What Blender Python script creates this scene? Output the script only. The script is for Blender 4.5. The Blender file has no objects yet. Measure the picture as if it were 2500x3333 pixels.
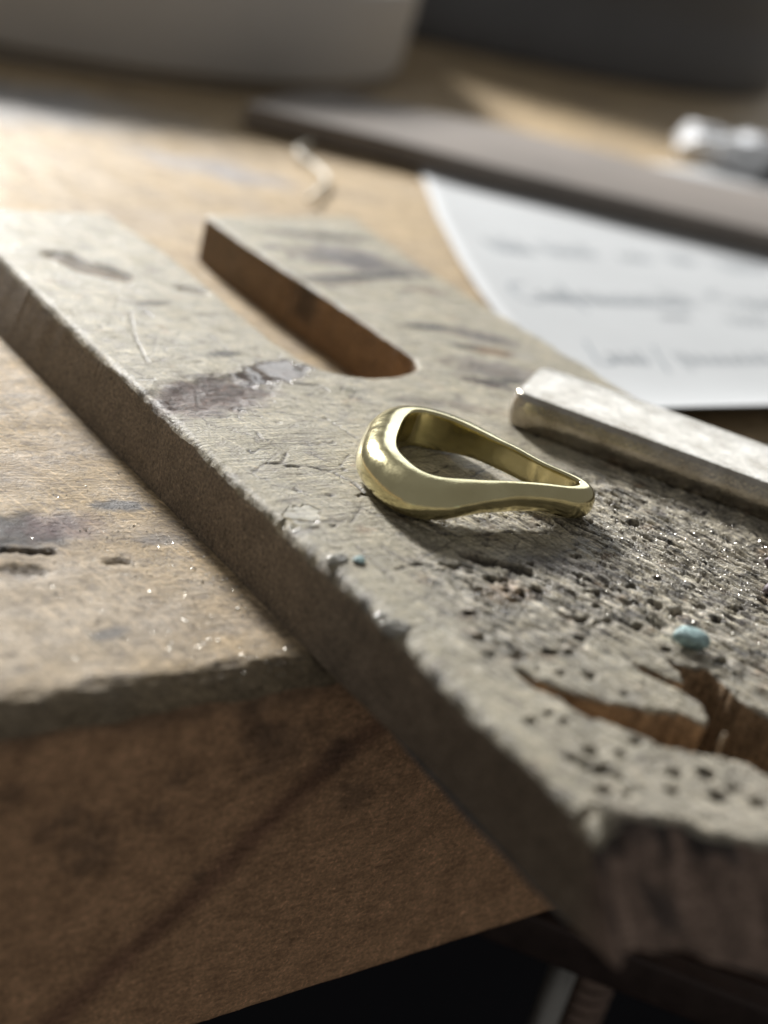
import bpy, math
import numpy as np
from mathutils import Matrix, Vector

MM = 0.001
rng = np.random.default_rng(7)
sc = bpy.context.scene
col = sc.collection

# ------------------------------------------------------------------ camera
F_PX, PITCH, ROLL, YAW = 4662.0, 0.42959, 0.25967, 0.71316
CAM = np.array([-69.27, -48.60, 56.68])
cp, sp, cy, sy = math.cos(PITCH), math.sin(PITCH), math.cos(YAW), math.sin(YAW)
fwd = np.array([sy * cp, cy * cp, -sp])
rgt = np.array([cy, -sy, 0.0])
upv = np.cross(rgt, fwd)
r2 = math.cos(ROLL) * rgt + math.sin(ROLL) * upv
u2 = -math.sin(ROLL) * rgt + math.cos(ROLL) * upv
cam = bpy.data.cameras.new('camera')
cam.sensor_fit = 'VERTICAL'
cam.sensor_height = 36.0
cam.lens = F_PX / 3333.0 * 36.0
cam.clip_start = 0.005
cam.clip_end = 20.0
cam.dof.use_dof = True
cam.dof.focus_distance = 0.1445
cam.dof.aperture_fstop = 14.0
cam_ob = bpy.data.objects.new('camera', cam)
col.objects.link(cam_ob)
m = Matrix.Identity(4)
for i in range(3):
    m[i][0], m[i][1], m[i][2], m[i][3] = r2[i], u2[i], -fwd[i], CAM[i] * MM
cam_ob.matrix_world = m
sc.camera = cam_ob

# ------------------------------------------------------------------ light
world = bpy.data.worlds.new('World')
sc.world = world
world.use_nodes = True
bg = world.node_tree.nodes['Background']
bg.inputs[0].default_value = (1.0, 0.975, 0.94, 1)
bg.inputs[1].default_value = 0.195

def area_light(name, target, direction, dist, sx, sy_, power, colour):
    l = bpy.data.lights.new(name, 'AREA')
    l.shape = 'RECTANGLE'
    l.size, l.size_y = sx, sy_
    l.energy = power
    l.color = colour
    o = bpy.data.objects.new(name, l)
    d = Vector(direction).normalized()
    o.location = Vector(target) * MM + d * dist
    o.rotation_euler = d.to_track_quat('Z', 'Y').to_euler()
    col.objects.link(o)
    return o
# daylight from one window beyond the bench
area_light('window_light', (25, 50, 0), (0.13, 1.0, 0.45), 0.95, 0.12, 0.17, 18.5, (1.0, 0.985, 0.96))
# a second, dimmer pane of the same window wall, farther right
area_light('window_light_far', (45, 60, 0), (1.0, 0.92, 0.52), 1.25, 0.7, 0.5, 2.4, (0.93, 0.97, 1.0))

sc.view_settings.view_transform = 'Standard'
sc.view_settings.look = 'None'
sc.view_settings.exposure = 0.0
sc.view_settings.gamma = 1.0
sc.render.engine = 'CYCLES'
sc.cycles.use_denoising = True
sc.cycles.max_bounces = 8
sc.cycles.sample_clamp_indirect = 6.0

# ------------------------------------------------------------------ helpers
def S(x):
    x = np.clip(x, 0, 1)
    return x * x * (3 - 2 * x)

_perm = np.random.default_rng(3).permutation(512)
_perm = np.concatenate([_perm, _perm, _perm])
_ga = np.random.default_rng(4).uniform(0, 2 * np.pi, 512)
_gx, _gy = np.cos(_ga), np.sin(_ga)
def noise(x, y, seed=0):
    x = np.asarray(x, float) + seed * 17.31
    y = np.asarray(y, float) + seed * 9.77
    xi = np.floor(x).astype(int); yi = np.floor(y).astype(int)
    xf, yf = x - xi, y - yi
    u, v = xf ** 3 * (xf * (xf * 6 - 15) + 10), yf ** 3 * (yf * (yf * 6 - 15) + 10)
    def g(dx, dy):
        h = _perm[_perm[(xi + dx) & 511] + ((yi + dy) & 511)] & 511
        return _gx[h] * (xf - dx) + _gy[h] * (yf - dy)
    a = g(0, 0) * (1 - u) + g(1, 0) * u
    b = g(0, 1) * (1 - u) + g(1, 1) * u
    return (a * (1 - v) + b * v) * 1.5
def fbm(x, y, oct=4, seed=0, gain=0.5):
    s, a, t = 0.0, 1.0, 0.0
    for o in range(oct):
        s = s + a * noise(x * 2 ** o, y * 2 ** o, seed + o * 3)
        t += a
        a *= gain
    return s / t

def mesh_object(name, V, F, mat, parent=None, smooth=True, attrs=None, colour=None, origin=None):
    V = np.asarray(V, float)
    org = np.zeros(3)
    if parent is not None:
        org = np.array(parent.location) / MM
    elif origin is not None:
        org = np.asarray(origin, float)
    me = bpy.data.meshes.new(name)
    me.from_pydata(((V - org) * MM).tolist(), [], F if isinstance(F, list) else F.tolist())
    if smooth:
        me.polygons.foreach_set('use_smooth', np.ones(len(me.polygons), bool))
    for k, a in (attrs or {}).items():
        at = me.attributes.new(k, 'FLOAT', 'POINT')
        at.data.foreach_set('value', np.asarray(a, np.float32))
    if colour is not None:
        at = me.attributes.new('tint', 'FLOAT_COLOR', 'POINT')
        c = np.ones((len(V), 4), np.float32); c[:, :3] = np.clip(colour, 0, 1)
        at.data.foreach_set('color', c.ravel())
    me.materials.append(mat)
    me.update()
    o = bpy.data.objects.new(name, me)
    if parent is not None:
        o.parent = parent
    else:
        o.location = Vector(org) * MM
    col.objects.link(o)
    return o
def empty(name, loc):
    o = bpy.data.objects.new(name, None)
    o.empty_display_size = 0.005
    o.location = Vector(loc) * MM
    col.objects.link(o)
    return o
def tag(o, label=None, cat=None, group=None, kind=None):
    if label: o['label'] = label
    if cat: o['category'] = cat
    if group: o['group'] = group
    if kind: o['kind'] = kind
    return o

class Mat:
    def __init__(s, name):
        s.m = bpy.data.materials.new(name); s.m.use_nodes = True
        s.t = s.m.node_tree; s.n = s.t.nodes; s.l = s.t.links
        s.b = s.n['Principled BSDF']
    def node(s, typ, **kw):
        n = s.n.new(typ)
        for k, v in kw.items(): setattr(n, k, v)
        return n
    def link(s, a, b): s.l.new(a, b)
    def coord(s, scale=(1, 1, 1), rot=(0, 0, 0)):
        t = s.node('ShaderNodeTexCoord'); mp = s.node('ShaderNodeMapping', vector_type='TEXTURE')
        scale = tuple(1.0 / k for k in scale)
        mp.inputs['Scale'].default_value = scale; mp.inputs['Rotation'].default_value = rot
        s.link(t.outputs['Object'], mp.inputs['Vector']); return mp.outputs[0]
    def noise(s, vec, scale, detail=4, rough=0.55, dist=0.0):
        n = s.node('ShaderNodeTexNoise')
        n.inputs['Scale'].default_value = scale; n.inputs['Detail'].default_value = detail
        n.inputs['Roughness'].default_value = rough; n.inputs['Distortion'].default_value = dist
        s.link(vec, n.inputs['Vector']); return n.outputs['Fac']
    def ramp(s, fac, stops):
        r = s.node('ShaderNodeValToRGB'); e = r.color_ramp.elements
        while len(e) < len(stops): e.new(0.5)
        for k, (p, c) in enumerate(stops):
            e[k].position = p; e[k].color = (*c, 1) if len(c) == 3 else c
        s.link(fac, r.inputs[0]); return r.outputs[0]
    def maprange(s, v, a, b, c, d):
        n = s.node('ShaderNodeMapRange')
        for k, x in enumerate((a, b, c, d)): n.inputs[k + 1].default_value = x
        s.link(v, n.inputs[0]); return n.outputs[0]
    def mix(s, fac, a, b, mode='MIX'):
        n = s.node('ShaderNodeMix', data_type='RGBA', blend_type=mode)
        for sock, v in ((n.inputs[0], fac), (n.inputs[6], a), (n.inputs[7], b)):
            if isinstance(v, (int, float)): sock.default_value = v
            elif isinstance(v, tuple): sock.default_value = (*v, 1)
            else: s.link(v, sock)
        return n.outputs[2]
    def math(s, op, a, b=0.0):
        n = s.node('ShaderNodeMath', operation=op)
        for k, v in enumerate((a, b)):
            if isinstance(v, (int, float)): n.inputs[k].default_value = v
            else: s.link(v, n.inputs[k])
        return n.outputs[0]
    def attr(s, name, what='Fac'):
        n = s.node('ShaderNodeAttribute', attribute_name=name); return n.outputs[what]
    def bump(s, h, dist, strength=1.0, prev=None):
        n = s.node('ShaderNodeBump'); n.inputs['Distance'].default_value = dist; n.inputs['Strength'].default_value = strength
        s.link(h, n.inputs['Height'])
        if prev is not None: s.link(prev, n.inputs['Normal'])
        return n.outputs[0]
    def set(s, **kw):
        for k, v in kw.items():
            sock = s.b.inputs[k.replace('_', ' ')]
            if isinstance(v, (int, float)): sock.default_value = v
            elif isinstance(v, tuple): sock.default_value = (*v, 1) if len(v) == 3 else v
            else: s.link(v, sock)
        return s

def plain(name, colour, rough=0.5, metal=0.0, var=0.12, scale=200, bumpd=0.0, bscale=None, spec=0.5):
    M = Mat(name)
    v = M.coord()
    n = M.noise(v, scale, 5)
    f = M.maprange(n, 0.3, 0.7, 1 - var, 1 + var)
    c = M.mix(1.0, colour, f, 'MULTIPLY')
    M.set(Base_Color=c, Metallic=metal, Specular_IOR_Level=spec)
    M.set(Roughness=M.maprange(n, 0.3, 0.7, max(rough - 0.08, 0.02), min(rough + 0.08, 1)))
    if bumpd:
        M.set(Normal=M.bump(M.noise(v, bscale or scale * 4, 4), bumpd))
    return M.m

# ------------------------------------------------------------------ materials
def wood_material(name, grain_rot, fine, gloss_lo, gloss_hi, b1, b2, contrast=0.3, rough_rot=None, pore=0.45, stretch=0.12):
    """tint (colour), gloss and filed come per vertex; fibres, speckle and relief are procedural"""
    M = Mat(name)
    tint = M.attr('tint', 'Color'); gl = M.attr('gloss')
    fib = M.coord((stretch, 1.0, 1.0), (0, 0, grain_rot))
    iso = M.coord()
    n1 = M.noise(fib, fine, 6, 0.65, 0.5)
    n2 = M.noise(iso, fine * 1.1, 5, 0.7)
    n3 = M.noise(iso, fine * 0.12, 4)
    f = M.math('ADD', M.maprange(n1, 0.3, 0.7, 1 - contrast * 0.8, 1 + contrast * 0.8), M.maprange(n2, 0.3, 0.7, -contrast, contrast))
    f = M.math('MULTIPLY', f, M.maprange(n3, 0.3, 0.7, 0.82, 1.18))
    # short dark pores and fine cross scratches
    pores = M.maprange(M.noise(M.coord((0.16, 1.0, 1.0), (0, 0, grain_rot)), fine * 0.7, 2, 0.5), 0.60, 0.72, 0.0, pore)
    f = M.math('MULTIPLY', f, M.math('SUBTRACT', 1.0, pores))
    scr = M.noise(M.coord((0.03, 1.0, 1.0), (0, 0, grain_rot - 1.2)), fine * 1.3, 3, 0.6)
    f = M.math('MULTIPLY', f, M.maprange(scr, 0.56, 0.68, 1.0, 1.45))
    h = M.math('MULTIPLY', n1, 0.55)
    if rough_rot is not None:
        rg = M.attr('filed')
        r1 = M.noise(M.coord((0.16, 1.0, 1.0), (0, 0, rough_rot)), fine * 0.62, 5, 0.72, 0.5)
        fr = M.maprange(r1, 0.34, 0.66, 0.22, 1.85)
        f = M.mix(rg, f, M.mix(1.0, f, fr, 'MULTIPLY'))
        h = M.mix(rg, h, r1)
    M.set(Base_Color=M.mix(1.0, tint, f, 'MULTIPLY'))
    r = M.maprange(gl, 0, 1, gloss_hi, gloss_lo)
    r = M.math('ADD', r, M.maprange(n2, 0.3, 0.7, -0.10, 0.10))
    M.set(Roughness=r, Specular_IOR_Level=M.maprange(gl, 0.05, 0.95, 0.16, 0.6))
    k = M.maprange(gl, 0.7, 0.95, 1.0, 0.04)
    nb = M.bump(M.math('MULTIPLY', h, k), b1)
    nb = M.bump(M.math('MULTIPLY', n2, k), b2, 1.0, nb)
    M.set(Normal=nb)
    return M.m
mat_board = wood_material('worn_pin_wood', 0.0, 2600, 0.16, 0.56, 0.00040, 0.00014, 0.46, -1.25)
mat_bench = wood_material('bench_wood', -0.15, 2200, 0.34, 0.62, 0.00030, 0.00012, 0.34, pore=0.15, stretch=0.3)

def brass():
    M = Mat('satin_brass')
    v = M.coord()
    n = M.noise(v, 700, 4, 0.55)
    sn = M.noise(M.coord((1, 1, 0.12)), 4200, 4, 0.65)
    sn2 = M.noise(M.coord((0.06, 1, 1), (0.3, 0.2, -0.5)), 3800, 3, 0.6)
    big = M.noise(v, 150, 3, 0.5, 0.4)
    c = M.mix(M.maprange(big, 0.4, 0.7, 0, 1), (0.75, 0.685, 0.41), (0.63, 0.56, 0.32))
    c = M.mix(M.maprange(sn2, 0.62, 0.74, 0, 0.2), c, (0.45, 0.39, 0.24))
    M.set(Base_Color=c, Metallic=1.0, Roughness=M.math('ADD', M.maprange(n, 0.3, 0.7, 0.13, 0.21), M.maprange(sn, 0.35, 0.65, -0.03, 0.04)))
    b = M.bump(big, 0.0003, 0.45)
    b = M.bump(sn, 0.00001, 0.5, b)
    b = M.bump(sn2, 0.000012, 0.5, b)
    M.set(Normal=b)
    return M.m
mat_brass = brass()

def steel_bar():
    M = Mat('grainy_nickel_steel')
    v = M.coord()
    n = M.noise(v, 2400, 2, 0.5)
    n2 = M.noise(v, 300, 4)
    pit = M.maprange(M.noise(v, 1500, 3, 0.6), 0.56, 0.70, 0.0, 0.55)
    c = M.mix(M.maprange(n2, 0.35, 0.65, 0, 1), (0.54, 0.50, 0.44), (0.38, 0.34, 0.28))
    c = M.mix(pit, c, (0.25, 0.22, 0.18))
    M.set(Base_Color=c, Metallic=1.0, Roughness=M.maprange(n2, 0.3, 0.7, 0.19, 0.28))
    M.set(Normal=M.bump(n, 0.00006, 1.0))
    return M.m
mat_bar = steel_bar()
mat_filing = plain('bright_filing', (0.62, 0.60, 0.55), 0.34, 1.0, 0.3, 900)
mat_resin = Mat('clear_resin').set(Base_Color=(0.55, 0.53, 0.48), Roughness=0.07, Specular_IOR_Level=0.75, Transmission_Weight=0.35, IOR=1.45).m
mat_turq = plain('turquoise_stone', (0.33, 0.47, 0.47), 0.6, 0, 0.5, 1400, 0.0002, 3000)
mat_purple = plain('purple_wax', (0.16, 0.125, 0.14), 0.6, 0, 0.3, 900, 0.0001, 2500)
mat_paper = plain('white_paper', (0.50, 0.515, 0.525), 0.75, 0, 0.03, 60, 0.00006, 900, spec=0.25)
mat_ink = plain('grey_ink', (0.22, 0.25, 0.28), 0.6, 0, 0.2, 500)
mat_strip = plain('grey_brown_strip', (0.19, 0.165, 0.145), 0.75, 0, 0.12, 60, 0.00005, 700)
mat_pot_pale = plain('taupe_pot', (0.46, 0.44, 0.415), 0.6, 0, 0.07, 25)
mat_pot_dark = plain('charcoal_pot', (0.115, 0.118, 0.126), 0.5, 0, 0.1, 25)
mat_tissue = plain('white_tissue', (0.78, 0.80, 0.83), 0.75, 0, 0.04, 60, 0.0003, 250)
mat_black = plain('black_rubber', (0.03, 0.03, 0.032), 0.5, 0, 0.1, 300)
mat_curl = plain('pale_shaving', (0.62, 0.58, 0.48), 0.45, 0, 0.08, 300)
mat_iron = plain('dark_iron', (0.06, 0.04, 0.034), 0.55, 0.3, 0.25, 250, 0.0001, 1500)
mat_rod = plain('dull_steel_rod', (0.33, 0.32, 0.30), 0.5, 0.7, 0.15, 300)
mat_screw = plain('rusty_screw', (0.20, 0.14, 0.11), 0.5, 0.6, 0.2, 400)
mat_floor = plain('dark_floor', (0.02, 0.02, 0.024), 0.9, 0, 0.1, 5, spec=0.1)

# ------------------------------------------------------------------ setting: floor, bench top
FZ = -760.0
fl = mesh_object('floor', [(-3000, -2500, FZ), (3500, -2500, FZ), (3500, 3500, FZ), (-3000, 3500, FZ)], [[0, 1, 2, 3]], mat_floor, smooth=False)
tag(fl, kind='structure')

pn = mesh_object('light_block_panel', [(-320, 230, FZ), (760, 230, FZ), (760, 230, -50.9), (-320, 230, -50.9), (-320, 250, FZ), (760, 250, FZ), (760, 250, -50.9), (-320, 250, -50.9)],
                 [[0, 1, 2, 3], [5, 4, 7, 6], [4, 0, 3, 7], [1, 5, 6, 2], [3, 2, 6, 7], [4, 5, 1, 0]], mat_floor, smooth=False)
tag(pn, kind='structure')  # added panel, keeps back light off the floor under the bench

def seg_dist(X, Y, pts):
    """distance to a polyline"""
    d = np.full(X.shape, 1e9)
    for (ax, ay), (bx, by) in zip(pts[:-1], pts[1:]):
        vx, vy = bx - ax, by - ay
        t = np.clip(((X - ax) * vx + (Y - ay) * vy) / max(vx * vx + vy * vy, 1e-9), 0, 1)
        d = np.minimum(d, np.hypot(X - ax - t * vx, Y - ay - t * vy))
    return d
def blob(X, Y, cx, cy_, rx, ry, ang=0.0, soft=0.5, wob=0.35, seed=0, freq=None):
    c, s = math.cos(ang), math.sin(ang)
    u = ((X - cx) * c + (Y - cy_) * s) / rx
    v = (-(X - cx) * s + (Y - cy_) * c) / ry
    fq = freq or 2.2 / min(rx, ry)
    r = np.hypot(u, v) + wob * fbm(X * fq * 0.7, Y * fq * 0.7, 2, seed)
    return S((1 + soft / 2 - r) / soft)
def mixc(c, col_, f):
    return c * (1 - f[..., None]) + np.asarray(col_) * f[..., None]

BZ, BB_ = -8.5, -50.7
def build_bench():
    xs = np.concatenate([np.linspace(-320, -60, 14)[:-1], np.linspace(-60, -42, 19)[:-1], np.arange(-42, 5.0, 0.34), np.linspace(5, 90, 86)[1:], np.linspace(90, 760, 90)[1:]])
    yt = np.concatenate([np.linspace(680, 160, 75)[:-1], np.linspace(160, 110, 70)[:-1], np.arange(110, 42.0, -0.36)])
    yt = yt[yt > 42.2]
    nx = len(xs)
    edge = 34.4 + 0.12 * fbm(xs * 0.12, xs * 0, 3, 5) + 0.05 * noise(xs * 0.7, xs * 0, 6)
    R = 3.0 + 0.8 * fbm(xs * 0.15, xs * 0 + 4, 3, 8)
    Rz = R * 0.95
    rows = []; part = []
    for y in yt:
        rows.append(np.stack([xs, np.full(nx, y), np.full(nx, BZ)], 1)); part.append(0.0)
    for t in np.linspace(0, 1, 24)[0:-1]:
        y = 42.0 * (1 - t) + (edge + R) * t
        rows.append(np.stack([xs, y, np.full(nx, BZ)], 1)); part.append(0.0)
    for a in np.linspace(0, math.pi / 2, 20):
        rows.append(np.stack([xs, edge + R - R * math.sin(a), BZ - Rz + Rz * math.cos(a)], 1)); part.append(a / (math.pi / 2))
    for t in np.linspace(0, 1, 90)[1:]:
        z0 = BZ - Rz
        rows.append(np.stack([xs, edge, z0 * (1 - t) + (BB_ + 0.6) * t], 1)); part.append(1.0 + t)
    rows.append(np.stack([xs, edge + 0.6, np.full(nx, BB_)], 1)); part.append(2.0)
    rows.append(np.stack([xs, np.full(nx, 680.0), np.full(nx, BB_)], 1)); part.append(3.0)
    G = np.array(rows); pr = np.array(part)[:, None] * np.ones(nx)
    X, Y, Z = G[..., 0], G[..., 1], G[..., 2]
    top = S((0.9 - pr) / 0.6); arc = S(pr / 0.35) * S((1.05 - pr) / 0.12); face = (pr >= 1.0) & (pr <= 2.0)
    sedge = np.where(pr < 1.0, Y, edge + (BZ - Z) * -1.0 - 3)  # running coordinate across the edge
    # relief
    near = S((150 - Y) / 60)
    h = near * (0.05 * fbm(X * 0.5, Y * 2.2, 4, 11) + 0.035 * fbm(X * 1.4, Y * 4.0, 3, 12))
    char = blob(X, Y, -18.2, 61.5, 6.0, 3.6, 0.1, 0.95, 0.6, 21)
    gash = S((0.55 - seg_dist(X, Y, [(-22, 57.6), (-19.3, 58.2), (-17.3, 57.3), (-15.6, 57.0)]) - 0.3 * noise(X, Y * 2, 31)) / 0.4)
    chip1 = blob(X, Y, -10.4, 54.2, 1.4, 0.55, -0.15, 0.3, 0.3, 41)
    h = h - top * (gash * 0.5 + char * (0.25 * np.abs(fbm(X * 1.1, Y * 1.6, 4, 22)) + 0.1)) - top * chip1 * 0.3
    chip2 = blob(X, Y, -19.6, 54.3, 2.2, 1.0, -0.2, 0.4, 0.4, 43)
    h = h - top * chip2 * (0.3 + 0.5 * fbm(X * 1.5, Y * 3, 3, 44))
    harc = arc * (0.35 * fbm(X * 0.55, Z * 1.2 + Y, 4, 51) + 0.22 * fbm(X * 1.8, Z * 2.6 + Y * 2, 3, 52))
    hface = np.where(face, 0.05 * fbm(X * 0.8, Z * 1.5, 4, 61), 0)
    n_y = -np.sin(np.clip(pr, 0, 1) * math.pi / 2); n_z = np.cos(np.clip(pr, 0, 1) * math.pi / 2)
    inb = pr < 2.5
    disp = np.where(inb, np.where(face & (pr > 1.0), hface, h + harc), 0)
    Y2 = Y + n_y * disp; Z2 = Z + n_z * disp
    # colour
    base = np.ones(X.shape + (3,)) * np.array([0.45, 0.34, 0.205])
    base = base * (1 + 0.18 * fbm(X * 0.06, Y * 0.22, 4, 71)[..., None])
    base = mixc(base, (0.30, 0.24, 0.18), S(fbm(X * 0.05, Y * 0.12, 3, 72) * 1.6 + 0.25) * 0.55)
    base = mixc(base, (0.47, 0.39, 0.29), blob(X, Y, -19, 46, 14, 9, 0, 1.0, 0.5, 73) * 0.7)
    g = S(fbm(X * 0.5, Y * 1.1, 5, 74) * 2.2 - 0.25) * 0.45
    base = mixc(base, (0.16, 0.13, 0.11), g * top)
    base = mixc(base, (0.040, 0.038, 0.040), char * 0.95)
    ck = np.abs(fbm(X * 0.5, Y * 1.5, 4, 112))
    base = mixc(base, (0.12, 0.095, 0.075), S((0.05 - ck) / 0.045) * top * near * 0.6)
    base = mixc(base, (0.14, 0.11, 0.085), S(fbm(X * 0.45, Y * 1.3, 2, 113) * 2.4 - 0.35) * top * near * 0.5)
    base = mixc(base, (0.16, 0.10, 0.10), blob(X, Y, -12.5, 61.5, 4.2, 2.6, 0, 0.9, 0.5, 75) * 0.55)
    base = mixc(base, (0.07, 0.075, 0.085), blob(X, Y, -5.2, 64.6, 3.2, 1.1, -0.15, 0.8, 0.5, 76) * 0.85)
    base = mixc(base, (0.10, 0.10, 0.11), blob(X, Y, -4.4, 57.4, 2.6, 1.0, -0.1, 0.9, 0.5, 77) * 0.6)
    base = mixc(base, (0.12, 0.115, 0.11), blob(X, Y, -16.3, 43.0, 1.9, 0.75, 0.3, 0.5, 0.4, 78) * 0.8)
    base = mixc(base, (0.12, 0.10, 0.08), chip2 * 0.7); base = mixc(base, (0.20, 0.15, 0.09), chip1 * 0.7)
    base = mixc(base, (0.03, 0.027, 0.027), gash * 0.7)
    base = mixc(base, (0.42, 0.46, 0.52), blob(X, Y, 44, 232, 34, 17, 0, 1.0, 0.4, 79) * 0.6)  # bluish window glare painted into the far-left bench colour
    base = mixc(base, (0.28, 0.28, 0.31), blob(X, Y, 74, 193, 16, 5.5, -0.5, 0.8, 0.5, 80) * 0.75)
    # worn, grimy front edge and darker, redder front face
    base = mixc(base, (0.13, 0.115, 0.09), np.clip(S((Y < 37.6) * (37.9 - Y) / 2.2) * np.where(pr < 1.0, 1, 0), 0, 1) * 0.5)
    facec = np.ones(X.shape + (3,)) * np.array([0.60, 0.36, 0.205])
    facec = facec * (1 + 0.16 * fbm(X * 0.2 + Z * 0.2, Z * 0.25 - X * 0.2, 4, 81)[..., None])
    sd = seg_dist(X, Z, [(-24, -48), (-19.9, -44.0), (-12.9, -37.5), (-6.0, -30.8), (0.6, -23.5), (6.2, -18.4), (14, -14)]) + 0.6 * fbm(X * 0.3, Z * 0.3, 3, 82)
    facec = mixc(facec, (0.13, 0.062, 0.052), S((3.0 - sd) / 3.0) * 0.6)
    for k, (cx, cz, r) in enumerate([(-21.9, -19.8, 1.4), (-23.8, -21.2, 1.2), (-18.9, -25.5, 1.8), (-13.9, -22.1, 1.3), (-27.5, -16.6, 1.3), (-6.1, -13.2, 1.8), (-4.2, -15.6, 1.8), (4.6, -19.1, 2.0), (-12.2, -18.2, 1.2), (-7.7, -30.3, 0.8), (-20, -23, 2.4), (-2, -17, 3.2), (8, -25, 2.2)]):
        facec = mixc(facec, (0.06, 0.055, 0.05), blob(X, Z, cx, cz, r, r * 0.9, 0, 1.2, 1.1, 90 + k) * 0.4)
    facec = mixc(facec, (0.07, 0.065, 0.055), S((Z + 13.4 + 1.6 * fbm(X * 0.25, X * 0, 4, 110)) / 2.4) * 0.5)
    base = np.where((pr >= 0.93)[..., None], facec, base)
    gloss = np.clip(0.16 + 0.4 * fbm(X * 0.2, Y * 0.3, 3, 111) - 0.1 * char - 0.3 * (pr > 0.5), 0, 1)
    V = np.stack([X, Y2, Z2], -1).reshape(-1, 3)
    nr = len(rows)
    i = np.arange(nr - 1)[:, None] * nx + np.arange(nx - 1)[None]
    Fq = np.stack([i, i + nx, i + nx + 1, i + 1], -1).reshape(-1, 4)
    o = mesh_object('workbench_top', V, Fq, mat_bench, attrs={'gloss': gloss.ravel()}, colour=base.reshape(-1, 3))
    tag(o, kind='structure')
build_bench()

# ------------------------------------------------------------------ bench pin
K = -0.0091
LEFT_BOTTOM = np.array([(-6, 0.0), (0, -0.1), (7, 0.1), (14, 0.4), (20, 0.4), (34, -0.1), (44, -0.14), (55, -0.2), (60, -0.37), (70, -0.42), (81, -0.7), (94, -0.85), (108, -1.2), (140, -1.6)])
OUT = [(-.4, 0), (1.5, 1.1), (3.2, 1.4), (4.3, .6), (6.7, -.2), (7.8, -2.1), (11.5, -4.7), (16, -7), (21.5, -8.5),
       (20.4, -1.5), (19.1, 1.9), (18.4, 3.4), (16.6, 4.6), (14.6, 6.0), (12.3, 6.7), (11.4, 8.8), (10.3, 10.7), (8.6, 12.3), (8.2, 14.2), (7.0, 16.0), (6.95, 17.8), (7.3, 19.4),
       (8.1, 17.6), (9.2, 15.5), (11.1, 14.1), (13.2, 12.4), (14.5, 11.4), (17.2, 10.5), (18.4, 9.2), (18.9, 8.0), (20.0, 8.9),
       (20.8, 10.5), (21.0, 11.9), (20.4, 13.5), (19.6, 15.6), (18.8, 18.0), (20.1, 16.5), (21.1, 14.9), (22.0, 13.5), (22.6, 14.6),
       (23.3, 17.4), (24.2, 15.8), (25.3, 15.4), (26.4, 15.2), (26.0, 12.7), (25.7, 10.7), (26.2, 8), (27, 2), (28, -8.5),
       (40, -9), (60, -8.5), (70, -7), (70.2, 40), (70.2, 75), (70.3, 90), (70.2, 105), (70.6, 120), (72, 133), (73.3, 143.5),
       (60, 141.5), (42.6, 139.3), (42.4, 124.5), (43, 106.8), (43.3, 94.4), (42.9, 83), (41.7, 80.4), (40.3, 79.2), (38, 78.0), (36.3, 77.4), (34, 76.9), (32.2, 76.9), (29, 77.8), (26.7, 79.8),
       (25.3, 83), (25, 89.6), (25.3, 97.5), (25.9, 106.7), (26.2, 120), (25.8, 128), (25, 137.3),
       (8.7, 136.3), (1.3, 135.8), (1.1, 116.5), (.66, 100.5), (.4, 86.7), (.6, 72.2), (.4, 64), (.2, 54), (.5, 48), (.45, 38.8), (.7, 30), (-.05, 21), (-.15, 17), (-.3, 11), (-.3, 5.7)]
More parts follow.
